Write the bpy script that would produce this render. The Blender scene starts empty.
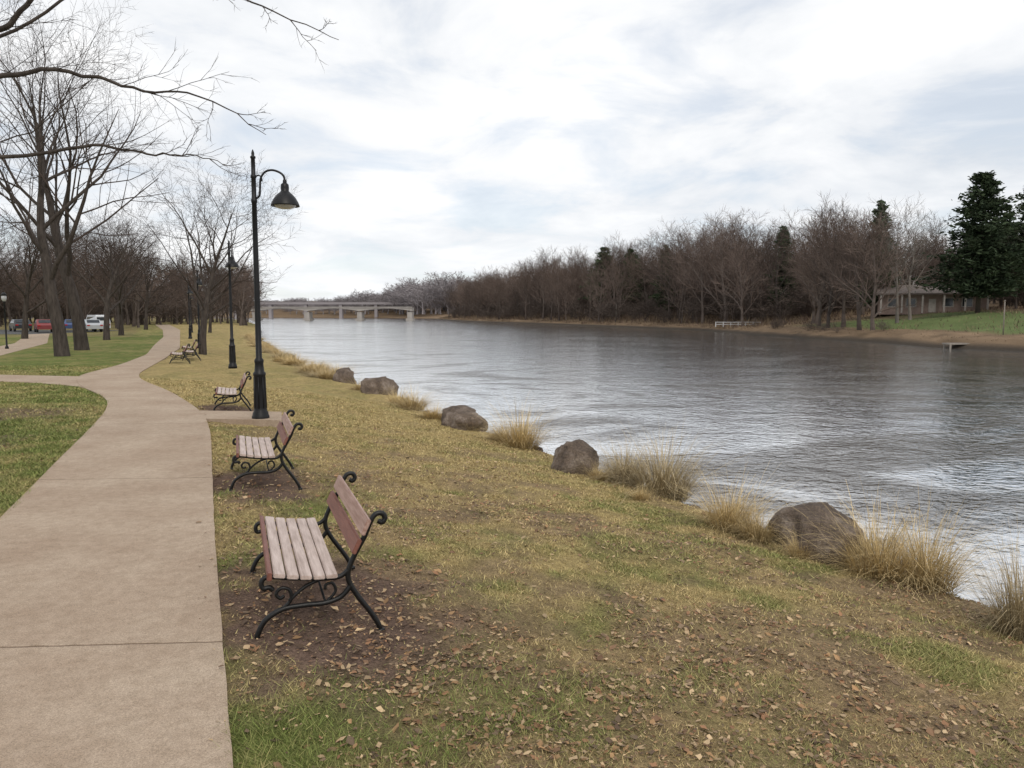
import bpy, bmesh, math, random
import numpy as np
from mathutils import Vector, Matrix, noise as mnoise

scene = bpy.context.scene
COLL = scene.collection
scene.view_settings.view_transform = 'Standard'
scene.view_settings.look = 'None'
scene.view_settings.exposure = 0

# ------------------------------------------------------------------ materials
def mat_new(name):
    m = bpy.data.materials.new(name); m.use_nodes = True
    nt = m.node_tree
    b = nt.nodes["Principled BSDF"]
    return m, nt, b

def noise_node(nt, scale, detail=4, rough=.55, vec=None, dist=0.0):
    n = nt.nodes.new("ShaderNodeTexNoise")
    n.inputs["Scale"].default_value = scale
    n.inputs["Detail"].default_value = detail
    n.inputs["Roughness"].default_value = rough
    n.inputs["Distortion"].default_value = dist
    if vec is not None: nt.links.new(vec, n.inputs["Vector"])
    return n

def ramp(nt, fac, stops):
    r = nt.nodes.new("ShaderNodeValToRGB")
    els = r.color_ramp.elements
    while len(els) < len(stops): els.new(.5)
    for e, (p, c) in zip(els, stops):
        e.position = p
        e.color = (c[0], c[1], c[2], 1) if hasattr(c, '__len__') else (c, c, c, 1)
    nt.links.new(fac, r.inputs[0])
    return r

def mixc(nt, a, b, fac, mode='MIX'):
    m = nt.nodes.new("ShaderNodeMix"); m.data_type = 'RGBA'; m.blend_type = mode
    for idx, v in ((6, a), (7, b)):
        if isinstance(v, (tuple, list)): m.inputs[idx].default_value = (v[0], v[1], v[2], 1)
        else: nt.links.new(v, m.inputs[idx])
    if isinstance(fac, (int, float)): m.inputs[0].default_value = fac
    else: nt.links.new(fac, m.inputs[0])
    return m.outputs[2]

def bump(nt, b, h, strength, dist):
    bp = nt.nodes.new("ShaderNodeBump")
    bp.inputs["Strength"].default_value = strength
    bp.inputs["Distance"].default_value = dist
    nt.links.new(h, bp.inputs["Height"])
    nt.links.new(bp.outputs[0], b.inputs["Normal"])
    return bp

def coords(nt, kind="Object", scale=None):
    if kind == "World":
        g = nt.nodes.new("ShaderNodeNewGeometry"); out = g.outputs["Position"]
    else:
        t = nt.nodes.new("ShaderNodeTexCoord"); out = t.outputs[kind]
    if scale:
        m = nt.nodes.new("ShaderNodeMapping"); m.inputs["Scale"].default_value = scale
        nt.links.new(out, m.inputs[0]); out = m.outputs[0]
    return out

def simple_mat(name, c1, c2, scale=5, rough=.7, bumps=0, bscale=30, metal=0, spec=.5, rnd=0, stretch=None):
    m, nt, b = mat_new(name)
    v = coords(nt, "Object", stretch)
    n = noise_node(nt, scale, 5, .6, v)
    r = ramp(nt, n.outputs[0], [(.3, c1), (.7, c2)])
    col = r.outputs[0]
    if rnd:
        oi = nt.nodes.new("ShaderNodeObjectInfo")
        rr = ramp(nt, oi.outputs["Random"], [(0, (1-rnd, 1-rnd*.95, 1-rnd*.9)), (.5, (1, .96, .93)), (1, (1+rnd, 1+rnd*.92, 1+rnd*.88))])
        col = mixc(nt, col, rr.outputs[0], 1.0, 'MULTIPLY')
    nt.links.new(col, b.inputs["Base Color"])
    b.inputs["Roughness"].default_value = rough
    b.inputs["Metallic"].default_value = metal
    b.inputs["Specular IOR Level"].default_value = spec
    if bumps:
        n2 = noise_node(nt, bscale, 6, .65, v)
        bump(nt, b, n2.outputs[0], bumps, .02)
    return m

def attr_mat(name, rough=.8, spec=.2):
    m, nt, b = mat_new(name)
    a = nt.nodes.new("ShaderNodeAttribute"); a.attribute_name = "Col"
    nt.links.new(a.outputs["Color"], b.inputs["Base Color"])
    b.inputs["Roughness"].default_value = rough
    b.inputs["Specular IOR Level"].default_value = spec
    return m

M_iron = simple_mat("black_iron", (.004,.004,.004), (.011,.011,.011), 12, .42, .15, 60, 0, .35)
M_lamp = simple_mat("lamp_black_paint", (.004,.004,.005), (.010,.010,.011), 6, .45, .08, 40, 0, .3)
M_slat = simple_mat("weathered_slat", (.33,.245,.205), (.60,.49,.44), 3, .5, .35, 14, 0, .45, stretch=(14, 1.2, 14))
M_tanslat = simple_mat("tan_slat", (.25,.14,.105), (.43,.29,.24), 3, .5, .3, 14, 0, .4, stretch=(14, 1.2, 14))
M_redslat = simple_mat("mahogany_slat", (.13,.045,.030), (.23,.095,.068), 3, .5, .3, 14, 0, .4, stretch=(14, 1.2, 14))
M_bark = simple_mat("bark", (.030,.024,.020), (.085,.070,.060), 3, .9, .9, 9, 0, .2, stretch=(3, 3, .6))
M_twig = simple_mat("twigs", (.04,.032,.028), (.08,.063,.055), 1, .9, 0, 9, 0, .1, rnd=.2)
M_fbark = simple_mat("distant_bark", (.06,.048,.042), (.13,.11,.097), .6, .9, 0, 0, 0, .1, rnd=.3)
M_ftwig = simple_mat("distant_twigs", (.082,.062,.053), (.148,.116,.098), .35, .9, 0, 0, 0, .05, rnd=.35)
M_pbark = simple_mat("pale_bark", (.12,.105,.095), (.22,.20,.18), .6, .9, 0, 0, 0, .1, rnd=.15)
M_wood = simple_mat("brown_wood", (.068,.054,.046), (.125,.10,.086), .05, .95, 0, 0, 0, .05)  # plain brown of massed leafless twigs
M_hill = simple_mat("far_hazy_wood", (.18,.165,.17), (.28,.255,.26), .01, .95, 0, 0, 0, .0)  # distance haze painted in as a paler, bluish base colour
M_pine = simple_mat("pine_needles", (.022,.036,.02), (.062,.085,.042), .8, .85, 0, 0, 0, .15, rnd=.2)
M_conc = simple_mat("bridge_concrete", (.22,.20,.18), (.34,.315,.29), .2, .85, 0, 0)
M_glassl = simple_mat("lamp_lens", (.35,.36,.36), (.5,.5,.5), 8, .25)
M_white = simple_mat("white_paint", (.45,.45,.45), (.6,.6,.6), 2, .6)
M_cream = simple_mat("cream_paint", (.36,.32,.29), (.50,.45,.41), 2, .6)
M_tyre = simple_mat("tyre_rubber", (.012,.012,.012), (.025,.025,.025), 6, .8)
M_carglass = simple_mat("car_glass", (.02,.025,.03), (.04,.045,.05), 3, .12)
M_roof = simple_mat("roof_shingle", (.10,.08,.07), (.16,.13,.115), 2, .9)
M_wall = simple_mat("house_wall", (.24,.17,.145), (.33,.245,.21), 1.5, .85)
M_post = simple_mat("grey_wood", (.14,.12,.10), (.26,.23,.2), 5, .9)

# ------------------------------------------------------------------ mesh helpers
class MB:
    def __init__(s): s.v = []; s.f = []; s.m = []
    def add(s, vs, fs, mi=0):
        o = len(s.v); s.v.extend(vs)
        for f in fs: s.f.append(tuple(i+o for i in f)); s.m.append(mi)
    def mesh(s, name, mats, smooth=True):
        me = bpy.data.meshes.new(name)
        me.from_pydata([tuple(v) for v in s.v], [], s.f)
        for m in mats: me.materials.append(m)
        me.polygons.foreach_set("material_index", s.m)
        me.polygons.foreach_set("use_smooth", [smooth]*len(s.f))
        me.update(); return me

def np_mesh(name, V, F, mats, col=None, smooth=False):
    me = bpy.data.meshes.new(name)
    k = F.shape[1]
    me.vertices.add(len(V)); me.vertices.foreach_set("co", V.astype(np.float32).ravel())
    me.loops.add(F.size); me.loops.foreach_set("vertex_index", F.astype(np.int32).ravel())
    me.polygons.add(len(F))
    me.polygons.foreach_set("loop_start", np.arange(0, F.size, k, dtype=np.int32))
    me.polygons.foreach_set("loop_total", np.full(len(F), k, dtype=np.int32))
    me.polygons.foreach_set("use_smooth", np.full(len(F), smooth))
    for m in mats: me.materials.append(m)
    if col is not None:
        a = me.color_attributes.new("Col", 'FLOAT_COLOR', 'POINT')
        c4 = np.ones((len(V), 4), np.float32); c4[:, :3] = col
        a.data.foreach_set("color", c4.ravel())
    me.update(calc_edges=True); me.validate()
    return me

def link(name, data, parent=None, loc=None):
    o = bpy.data.objects.new(name, data); COLL.objects.link(o)
    if parent is not None: o.parent = parent
    if loc is not None: o.location = loc
    return o

def setp(o, label, category, group=None, kind=None):
    o["label"] = label; o["category"] = category
    if group: o["group"] = group
    if kind: o["kind"] = kind
    return o

def structure(name, me, label, category):
    o = link(name, me); o["kind"] = "structure"; o["label"] = label; o["category"] = category
    return o

def copy_thing(root, loc, rz=0, sc=None, label=None):
    n = root.copy(); COLL.objects.link(n)
    n.location = loc; n.rotation_euler = (0, 0, rz)
    if sc is not None: n.scale = sc if hasattr(sc, '__len__') else (sc, sc, sc)
    if label: n["label"] = label
    for c in list(root.children):
        d = c.copy(); COLL.objects.link(d); d.parent = n
        for cc in list(c.children):
            e = cc.copy(); COLL.objects.link(e); e.parent = d
    return n

def add_tube(mb, pts, rads, n, mi=0, flat=1.0, caps=True):
    pts = [Vector(p) for p in pts]
    vs = []; fs = []
    u = None
    for i, p in enumerate(pts):
        t = (pts[min(i+1, len(pts)-1)] - pts[max(i-1, 0)])
        if t.length < 1e-9: t = Vector((0, 0, 1))
        t.normalize()
        if u is None:
            ref = Vector((0, 1, 0)) if abs(t.y) < .9 else Vector((1, 0, 0))
            u = t.cross(ref).normalized()
        else:
            u = (u - t*u.dot(t))
            u = u.normalized() if u.length > 1e-6 else t.orthogonal().normalized()
        w = t.cross(u)
        for k in range(n):
            a = 2*math.pi*k/n
            vs.append(p + (u*math.cos(a) + w*math.sin(a)*flat)*rads[i])
    for i in range(len(pts)-1):
        for k in range(n):
            a = i*n+k; b = i*n+(k+1) % n
            fs.append((a, b, b+n, a+n))
    if caps:
        fs.append(tuple(range(n-1, -1, -1))); L = (len(pts)-1)*n
        fs.append(tuple(range(L, L+n)))
    mb.add(vs, fs, mi)

def smooth_pts(ctrl, seg=6):
    P = [Vector(p) for p in ctrl]; out = []
    for i in range(len(P)-1):
        p0 = P[max(i-1, 0)]; p1 = P[i]; p2 = P[i+1]; p3 = P[min(i+2, len(P)-1)]
        for s in range(seg):
            t = s/seg
            out.append(.5*((2*p1)+(p2-p0)*t+(2*p0-5*p1+4*p2-p3)*t*t+(3*p1-p0-3*p2+p3)*t**3))
    out.append(P[-1]); return out

def add_lathe(mb, prof, n=20, c=(0, 0, 0), mi=0):
    vs = []; fs = []
    for r, z in prof:
        for k in range(n):
            a = 2*math.pi*k/n
            vs.append(Vector((c[0]+r*math.cos(a), c[1]+r*math.sin(a), c[2]+z)))
    for i in range(len(prof)-1):
        for k in range(n):
            a = i*n+k; b = i*n+(k+1) % n
            fs.append((a, b, b+n, a+n))
    fs.append(tuple(range(n-1, -1, -1))); L = (len(prof)-1)*n
    fs.append(tuple(range(L, L+n)))
    mb.add(vs, fs, mi)

def box_mesh(name, boxes, mats, bevel=.004, smooth=False):
    bm = bmesh.new()
    for size, loc, rot, mi in boxes:
        t = bmesh.new(); bmesh.ops.create_cube(t, size=1)
        for v in t.verts: v.co = Vector((v.co.x*size[0], v.co.y*size[1], v.co.z*size[2]))
        if bevel: bmesh.ops.bevel(t, geom=t.edges[:], offset=bevel, segments=2, affect='EDGES')
        R = Matrix.Translation(loc) @ Matrix.Rotation(rot[2], 4, 'Z') @ Matrix.Rotation(rot[1], 4, 'Y') @ Matrix.Rotation(rot[0], 4, 'X')
        bmesh.ops.transform(t, matrix=R, verts=t.verts)
        for f in t.faces: f.material_index = mi
        tm = bpy.data.meshes.new("tmp"); t.to_mesh(tm); t.free()
        bm.from_mesh(tm); bpy.data.meshes.remove(tm)
    me = bpy.data.meshes.new(name); bm.to_mesh(me); bm.free()
    for m in mats: me.materials.append(m)
    return me

# ------------------------------------------------------------------ noise
def _h(ix, iy, s):
    v = np.sin(ix*127.1+iy*311.7+s*74.7)*43758.5453
    return v-np.floor(v)
def vnoise(x, y, s=0):
    ix = np.floor(x); iy = np.floor(y); fx = x-ix; fy = y-iy
    fx = fx*fx*(3-2*fx); fy = fy*fy*(3-2*fy)
    a = _h(ix, iy, s); b = _h(ix+1, iy, s); c = _h(ix, iy+1, s); d = _h(ix+1, iy+1, s)
    return (a*(1-fx)+b*fx)*(1-fy)+(c*(1-fx)+d*fx)*fy
def fbm(x, y, s=0, o=4):
    t = 0; a = .5; n = 0
    for i in range(o):
        t = t+a*vnoise(x*2**i+i*17.3, y*2**i-i*9.1, s+i); n += a; a *= .5
    return t/n
def sstep(a, b, x):
    t = np.clip((x-a)/(b-a), 0, 1); return t*t*(3-2*t)

# ------------------------------------------------------------------ terrain functions
WATER = -1.2
NS = np.array([(-60,38.5),(-30,23.8),(0,9.1),(7.9,5.22),(16.4,1.05),(38.6,-9.25),(58.9,-18.0),(97.6,-32.5),(243,-81),(450,-160),(600,-240),(800,-420),(1000,-700),(1200,-1200),(9000,-20000)], float)
FS = np.array([(-60,50),(40,46.5),(66,44.6),(81,42.2),(110,40.5),(162,39),(230,20),(345,-14.5),(603,-65),(750,-130),(880,-260),(1000,-500),(1200,-1190),(9000,-19990)], float)
def near_s(y): return np.interp(y, NS[:,0], NS[:,1]) + (fbm(y*.55, y*0+3.3, 5, 3)-.5)*.7*np.clip(y/10, .4, 4)
def far_s(y): return np.interp(y, FS[:,0], FS[:,1]) + (fbm(y*.08, y*0+1.3, 9, 3)-.5)*5
def height(x, y):
    xs = near_s(y); xf = far_s(y)
    D = (xs-x)*.9
    zl = np.interp(D, [-8,-3,0,.15,.5,1.0,3.5,6.3,7.0,7.7,9], [-3.5,-2.6,-1.22,-1.08,-.96,-.87,-.48,-.11,-.04,0,0])
    bumpy = (fbm(x*.7, y*.7, 2, 3)-.5)*.14*sstep(7.6, 5.5, D) + (fbm(x*5, y*5, 7, 2)-.5)*.035*sstep(7.9, 7.2, D)
    zl = zl + np.where(D > 0, bumpy*sstep(0,1,D), 0)
    E = (x-xf)
    zr = np.interp(E, [-10,-3,0,1.0,2.5,5,10,26,60,150,600], [-3.5,-2.4,-1.22,-.75,-.35,-.1,.4,2.2,4.5,10,22])
    zr = zr + np.where(E > 0, (fbm(x*.15, y*.15, 4, 3)-.5)*.7*sstep(0, 4, E)+(fbm(x*.7, y*.7, 6, 3)-.5)*.5*sstep(0,2,E)*sstep(12,5,E), 0)
    mid = (xs+xf)*.5
    return np.where(x < mid, zl, zr)

RY = np.array([(-4,1.7),(3.2,-1.23),(4.55,-1.80),(7.29,-2.92),(13.1,-5.24),(15.6,-6.4),(19.8,-8.95),(23.4,-11.5),(25.7,-12.7),(33.9,-15.6),(46,-20.1),(65.8,-28.7),(101,-44),(160,-72)], float)
LY = np.array([(-4,-.45),(3.2,-3.35),(4.55,-3.92),(7.29,-5.01),(10.1,-6.15),(13.7,-7.6),(16.4,-8.75),(18.6,-10.0),(21,-12.0),(24.6,-14.2),(30.4,-15.7),(38,-18.3),(50.6,-23.8),(69,-31.6),(101,-46.3),(160,-75)], float)
def smooth_interp(y, T):
    s = 0
    for d in (-1.2, -.6, 0, .6, 1.2): s = s+np.interp(y+d, T[:,0], T[:,1])
    return s/5
def pR(y): return smooth_interp(y, RY)
def pL(y): return smooth_interp(y, LY)

BENCH_PHI = math.radians(20)
BENCHES = [(-1.46,5.33),(-3.13,9.43),(-6.3,17.0),(-14.0,32.0),(-15.2,36.0),(-17.2,40.5)]
def dirt_mask(x, y):
    m = np.zeros_like(x)
    c, s = math.cos(BENCH_PHI), math.sin(BENCH_PHI)
    for i, (bx, by) in enumerate(BENCHES[:3]):
        dx = x-bx-(.15 if i == 0 else 0); dy = y-by+.28
        lx = dx*c+dy*s; ly = -dx*s+dy*c
        rr = np.sqrt((lx/(.95 if i == 0 else .78))**2+(ly/(1.30 if i == 0 else 1.05))**2) + (fbm(x*3.1, y*3.1, 31, 5)-.5)*1.05
        m = np.maximum(m, sstep(1.22, .62, rr))
    for (cx_,cy_,rx_,ry_,k_) in ((-10.3,15.2,1.6,1.4,.75),(-8.2,11.6,.9,1.2,.5)):
        rr = np.sqrt(((x-cx_)/rx_)**2+((y-cy_)/ry_)**2)+(fbm(x*2, y*2, 33, 3)-.5)*.9
        m = np.maximum(m, sstep(1.1, .5, rr)*k_)
    return m
def bare_mask(x, y):
    D = (near_s(y)-x)*.9
    return sstep(.50, .70, fbm(x*1.3+9, y*1.3, 43, 5))*sstep(7.6, 6.2, D)*sstep(22, 12, y)
def green_mask(x, y):
    n1 = fbm(x*.45, y*.45, 11, 4); n2 = fbm(x*2.3, y*2.3, 13, 4)
    g = sstep(.44, .68, n1*.35+n2*.65)*.66
    D = (near_s(y)-x)*.9
    g = g + sstep(5.2, 7.8, D)*.32*sstep(.35,.65,n2+.1)*sstep(30,10,y)
    g = g + sstep(4.7, 3.4, y)*sstep(.9, -1.0, x)*.6
    g = g*(1-.55*sstep(9, 17, y)) 
    left = x < (pL(y)+pR(y))*.5
    gl = .5+.5*sstep(.35, .6, n1*.5+n2*.5) - .25*sstep(60,120,y)
    g = np.where(left, gl, g)
    g = np.where(D < 1.0, g*.3, g)
    return np.clip(g, 0, 1)
STRAW = np.array([.335,.260,.122]); GREEN = np.array([.125,.152,.042]); DIRT = np.array([.15,.102,.080])
LITTER = np.array([.245,.17,.108]); WET = np.array([.045,.038,.032]); SOIL=np.array([.21,.15,.10])
def litter_mask(x, y):
    return sstep(.37, .58, fbm(x*.9+5, y*.9, 41, 4))*sstep(-2.2, .3, x+.45*y-1.2)*sstep(16, 6.5, y)
def ground_col(x, y):
    g = green_mask(x, y)[:,None]; d = dirt_mask(x, y)[:,None]
    n = fbm(x*6, y*6, 21, 3)[:,None]
    c = STRAW*(1-g)+GREEN*g
    lit = litter_mask(x,y)[:,None]*.6
    c = c*(1-lit)+LITTER*lit
    bm_ = bare_mask(x, y)[:,None]*.65*(x > (pL(y)+pR(y))*.5)[:,None]
    c = c*(1-bm_)+SOIL*bm_
    c = c*(.72+.56*n)
    c = c*(1-d)+DIRT*(.7+.6*n)*d
    D = (near_s(y)-x)*.9
    w = sstep(.55, .12, D)[:,None]*(D > -3)[:,None]
    c = c*(1-w)+WET*w
    E = x-far_s(y)
    mid = (near_s(y)+far_s(y))*.5
    fg = (sstep(.35, .5, fbm(x*.05+3, y*.05, 51, 3)+.15)*sstep(6.5, 9, E)*sstep(36, 27, E)*sstep(134, 114, y))[:,None]
    bank = np.array([.19,.135,.09])*(.35+1.3*fbm(x*.4, y*.8, 55, 5)[:,None])
    fc = bank*(1-fg)+np.array([.115,.15,.06])*fg*(.7+.6*fbm(x*.5,y*.5,57,4)[:,None])
    wf = sstep(1.8, .3, E)[:,None]
    fc = fc*(1-wf)+WET*1.2*wf
    far = (x > mid)[:,None]
    c = np.where(far, fc, c)
    ll = ((x < pL(y)-3) & (y > 70))[:,None]
    c = np.where(ll, c*.6+LITTER*.3, c)
    return c

# ------------------------------------------------------------------ ground mesh
rows = np.concatenate([np.arange(-12,2,1.), np.arange(2,20,.10), np.arange(20,60,.6), np.arange(60,200,2.), np.arange(200,1000,20.), [1000,1100,1200,1500,2000,3000,5000,8000]])
offW = np.concatenate([np.arange(0,16,.10), np.arange(16,40,.6), np.geomspace(40,6000,40)])
offE = np.concatenate([np.arange(0,12,.5), np.arange(12,80,2), np.geomspace(80,6000,22)])
G = []
for y in rows:
    ns = float(near_s(np.array([y]))[0]); fs = max(float(far_s(np.array([y]))[0]), ns+1)
    w = fs-ns
    river = ns+np.array([min(.4,w*.1),min(1.5,w*.2),min(4,w*.3),w*.5,w-min(4,w*.3),w-min(1.5,w*.2),w-min(.4,w*.1)])
    xs = np.concatenate([(ns-offW)[::-1], river, fs+offE])
    G.append(np.stack([xs, np.full_like(xs, y)], 1))
G = np.array(G); nr, nc, _ = G.shape
X = G[...,0].ravel(); Y = G[...,1].ravel()
Z = height(X, Y)
idx = np.arange(nr*nc).reshape(nr, nc)
F = np.stack([idx[:-1,:-1], idx[:-1,1:], idx[1:,1:], idx[1:,:-1]], -1).reshape(-1,4)
m, nt, b = mat_new("ground_soil_grass")
a = nt.nodes.new("ShaderNodeAttribute"); a.attribute_name = "Col"
P = coords(nt, "World")
n1 = noise_node(nt, 9, 8, .75, P); n2 = noise_node(nt, 70, 4, .7, P)
r1 = ramp(nt, n1.outputs[0], [(.3,(.58,.55,.52)),(.5,(.98,.97,.95)),(.72,(1.42,1.38,1.32))])
r2 = ramp(nt, n2.outputs[0], [(.35,(.45,.45,.45)),(.65,(1.45,1.45,1.4))])
c = mixc(nt, a.outputs["Color"], r1.outputs[0], 1.0, 'MULTIPLY')
c = mixc(nt, c, r2.outputs[0], .85, 'MULTIPLY')
nt.links.new(c, b.inputs["Base Color"]); b.inputs["Roughness"].default_value = .95
b.inputs["Specular IOR Level"].default_value = .1
bump(nt, b, n2.outputs[0], .8, .03)
structure("ground", np_mesh("ground", np.stack([X,Y,Z],1), F, [m], ground_col(X, Y), True),
          "grassy riverbank ground with dormant straw-coloured turf and bare soil", "ground")

# ------------------------------------------------------------------ water
wr = np.concatenate([np.arange(-30,200,5.), np.arange(200,1210,30.)])
V = []
for y in wr:
    V.append((float(np.interp(y,NS[:,0],NS[:,1]))-4, y, WATER)); V.append((float(np.interp(y,FS[:,0],FS[:,1]))+5, y, WATER))
V = np.array(V); k = len(wr)
F = np.array([(2*i,2*i+1,2*i+3,2*i+2) for i in range(k-1)])
m, nt, b = mat_new("river_water")
P = coords(nt, "World")
def wmap(rot, sc):
    mp = nt.nodes.new("ShaderNodeMapping"); mp.inputs["Rotation"].default_value = (0,0,math.radians(rot)); mp.inputs["Scale"].default_value = sc
    nt.links.new(P, mp.inputs[0]); return mp.outputs[0]
w1 = noise_node(nt, 6.0, 3, .5, wmap(-35,(.8,1.0,1)), .4)
w2 = noise_node(nt, 1.1, 2, .5, wmap(10,(.8,.9,1)), .5)
w3 = noise_node(nt, 1.0, 7, .62, wmap(-14,(.055,.12,1)), 2.4)
ad = nt.nodes.new("ShaderNodeMath"); ad.operation = 'MULTIPLY_ADD'
nt.links.new(w2.outputs[0], ad.inputs[0]); ad.inputs[1].default_value = 1.5; nt.links.new(w1.outputs[0], ad.inputs[2])
patch = ramp(nt, w3.outputs[0], [(.40,.60),(.50,.30)])
bp = nt.nodes.new("ShaderNodeBump"); bp.inputs["Distance"].default_value = .05
nt.links.new(ad.outputs[0], bp.inputs["Height"]); nt.links.new(patch.outputs[0], bp.inputs["Strength"])
nt.links.new(bp.outputs[0], b.inputs["Normal"])
cr = ramp(nt, w3.outputs[0], [(.40,(.045,.036,.028)),(.49,(.17,.175,.18))])  # dark choppy and silver calm reflections painted into the base colour
nt.links.new(cr.outputs[0], b.inputs["Base Color"])
b.inputs["Roughness"].default_value = .12
b.inputs["IOR"].default_value = 1.5
gl = nt.nodes.new("ShaderNodeBsdfGlossy"); gl.inputs["Color"].default_value = (.95,.955,.965,1); gl.inputs["Roughness"].default_value = .09
nt.links.new(bp.outputs[0], gl.inputs["Normal"])
mx = nt.nodes.new("ShaderNodeMixShader")
fr = ramp(nt, w3.outputs[0], [(.38,.14),(.43,.38),(.49,.78)])
nt.links.new(fr.outputs[0], mx.inputs[0]); nt.links.new(b.outputs[0], mx.inputs[1]); nt.links.new(gl.outputs[0], mx.inputs[2])
nt.links.new(mx.outputs[0], nt.nodes["Material Output"].inputs[0])
structure("water", np_mesh("water", V, F, [m]), "wide rippled grey river reflecting cloudy sky", "river")

# ------------------------------------------------------------------ path
m, nt, b = mat_new("path_concrete"); P = coords(nt, "World")
n1 = noise_node(nt, .9, 5, .6, P); n2 = noise_node(nt, 160, 3, .8, P); n3 = noise_node(nt, 12, 6, .7, P)
r1 = ramp(nt, n1.outputs[0], [(.3,(.315,.235,.172)),(.7,(.41,.328,.252))])
r2 = ramp(nt, n2.outputs[0], [(.3,(.48,.46,.43)),(.5,(1,1,1)),(.7,(1.48,1.46,1.42))])
r3 = ramp(nt, n3.outputs[0], [(.3,(.82,.80,.77)),(.6,(1.04,1.04,1.04))])
c = mixc(nt, r1.outputs[0], r2.outputs[0], .95, 'MULTIPLY'); c = mixc(nt, c, r3.outputs[0], 1.0, 'MULTIPLY')
sp = nt.nodes.new("ShaderNodeSeparateXYZ"); nt.links.new(P, sp.inputs[0])
def mth(op, a_, b_=None):
    q = nt.nodes.new("ShaderNodeMath"); q.operation = op
    for i, v in enumerate((a_, b_)):
        if v is None: continue
        if isinstance(v, (int, float)): q.inputs[i].default_value = v
        else: nt.links.new(v, q.inputs[i])
    return q.outputs[0]
t = mth('MULTIPLY', sp.outputs[0], -.06); t = mth('ADD', sp.outputs[1], t)
wob = mth('MULTIPLY', n3.outputs[0], .03); t = mth('ADD', t, wob)
t = mth('ADD', t, -4.58+2.4+96); t = mth('MODULO', t, 4.8); t = mth('SUBTRACT', t, 2.4); t = mth('ABSOLUTE', t)
jr = ramp(nt, t, [(.004,(.45,.41,.37)),(.012,(1,1,1))])
c = mixc(nt, c, jr.outputs[0], 1.0, 'MULTIPLY')
nt.links.new(c, b.inputs["Base Color"]); b.inputs["Roughness"].default_value = .9; b.inputs["Specular IOR Level"].default_value=.2
hh = mth('MULTIPLY', n2.outputs[0], .4); hh = mth('ADD', hh, jr.outputs[0]) 
bump(nt, b, hh, .5, .01)
M_path = m
def ribbon(name, Lp, Rp, z, mat, label, cat, skirt=.12):
    n = len(Lp); V = []
    for (l, r) in zip(Lp, Rp):
        V += [(l[0],l[1],z-skirt),(l[0],l[1],z),(r[0],r[1],z),(r[0],r[1],z-skirt)]
    F = []
    for i in range(n-1):
        for k in range(3): F.append((4*i+k,4*i+k+1,4*i+4+k+1,4*i+4+k))
    F = np.array(F)[:, ::-1]
    return structure(name, np_mesh(name, np.array(V), F, [mat]), label, cat)
ys = np.concatenate([np.arange(-4,24,.12), np.arange(24,160,1.)])
jl = (fbm(ys*3, ys*0, 61, 3)-.5)*.015; jr_ = (fbm(ys*3, ys*0+7, 62, 4)-.5)*.015
ribbon("footpath", np.stack([pL(ys)+jl, ys],1), np.stack([pR(ys)+jr_, ys],1), .022, M_path, "winding tan concrete footpath with expansion joints", "path")
lo = smooth_pts([(-10.4,19.0,0),(-11.9,20.9,0),(-13.5,22.0,0),(-15.5,22.8,0),(-22,24.5,0),(-40,27.5,0)], 8)
up = smooth_pts([(-13.0,24.0,0),(-14.0,24.6,0),(-15.3,24.9,0),(-17.1,25.3,0),(-23,26.8,0),(-40,29.7,0)], 8)
ribbon("side_path", [(p.x,p.y) for p in up], [(p.x,p.y) for p in lo], .014, M_path, "concrete side path branching from the footpath", "path")
ys2 = np.arange(14,84,2.); cx = np.interp(ys2,[14,38,54,84],[-15,-26.5,-34,-52])
ribbon("far_walkway", np.stack([cx-1.3,ys2],1), np.stack([cx+1.0,ys2],1), .009, M_path, "pale walkway crossing the lawn", "path")
M_asph = simple_mat("asphalt", (.045,.045,.045), (.07,.07,.068), 4, .9)
xs_ = np.arange(-140,-47,3.)
ribbon("parking_road", np.stack([xs_, 99+(xs_+47)*-.15],1), np.stack([xs_, 78+(xs_+47)*-.15],1), .018, M_asph, "asphalt parking road beside the lawn", "road")
pad = [(-6.2,14.55),(-4.35,14.25),(-4.75,15.55),(-6.6,15.75)]
me = bpy.data.meshes.new("pad")
me.from_pydata([(x,y,-.14) for x,y in pad]+[(x,y,.016) for x,y in pad], [], [(4,5,6,7),(0,1,5,4),(1,2,6,5),(2,3,7,6),(3,0,4,7)])
me.materials.append(M_path)
structure("concrete_pad", me, "small concrete pad joining lamp post to path", "pavement")

# ------------------------------------------------------------------ grass blades
rng = np.random.default_rng(3)
def scatter(n, y0, y1, side, pw=1.0):
    u = rng.random(n)
    y = y0*(y1/y0)**(u**pw)
    if side == 'R':
        xl = pR(y)-.02; xr = np.minimum(near_s(y)-.05, y*.72+.5)
    else:
        xr = pL(y)+.02; xl = np.maximum(-y*.72-.5, xr-14)
    ok = xr > xl
    x = xl+(xr-xl)*rng.random(n)
    return x[ok], y[ok]
xa, ya = scatter(370000, 2.9, 24, 'R', .9); xb, yb = scatter(80000, 6.5, 30, 'L', 1.0)
x = np.concatenate([xa,xb]); y = np.concatenate([ya,yb])
dm = dirt_mask(x,y); gm = green_mask(x,y); left_ = x < (pL(y)+pR(y))*.5
keep = rng.random(len(x)) > dm*.96
keep &= rng.random(len(x)) < (.34+.66*sstep(.35,.62,fbm(x*3.3,y*3.3,71,4)))
keep &= (rng.random(len(x)) > bare_mask(x,y)*.7) | left_
keep &= (rng.random(len(x)) > litter_mask(x,y)*.3) | left_
keep &= ~((x > -6.7)&(y > 14.3)&(y < 15.7)&(x < -4.4))
brl = (y > 18.5)&(y < 27)&(x < pL(y)+.1)
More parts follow.
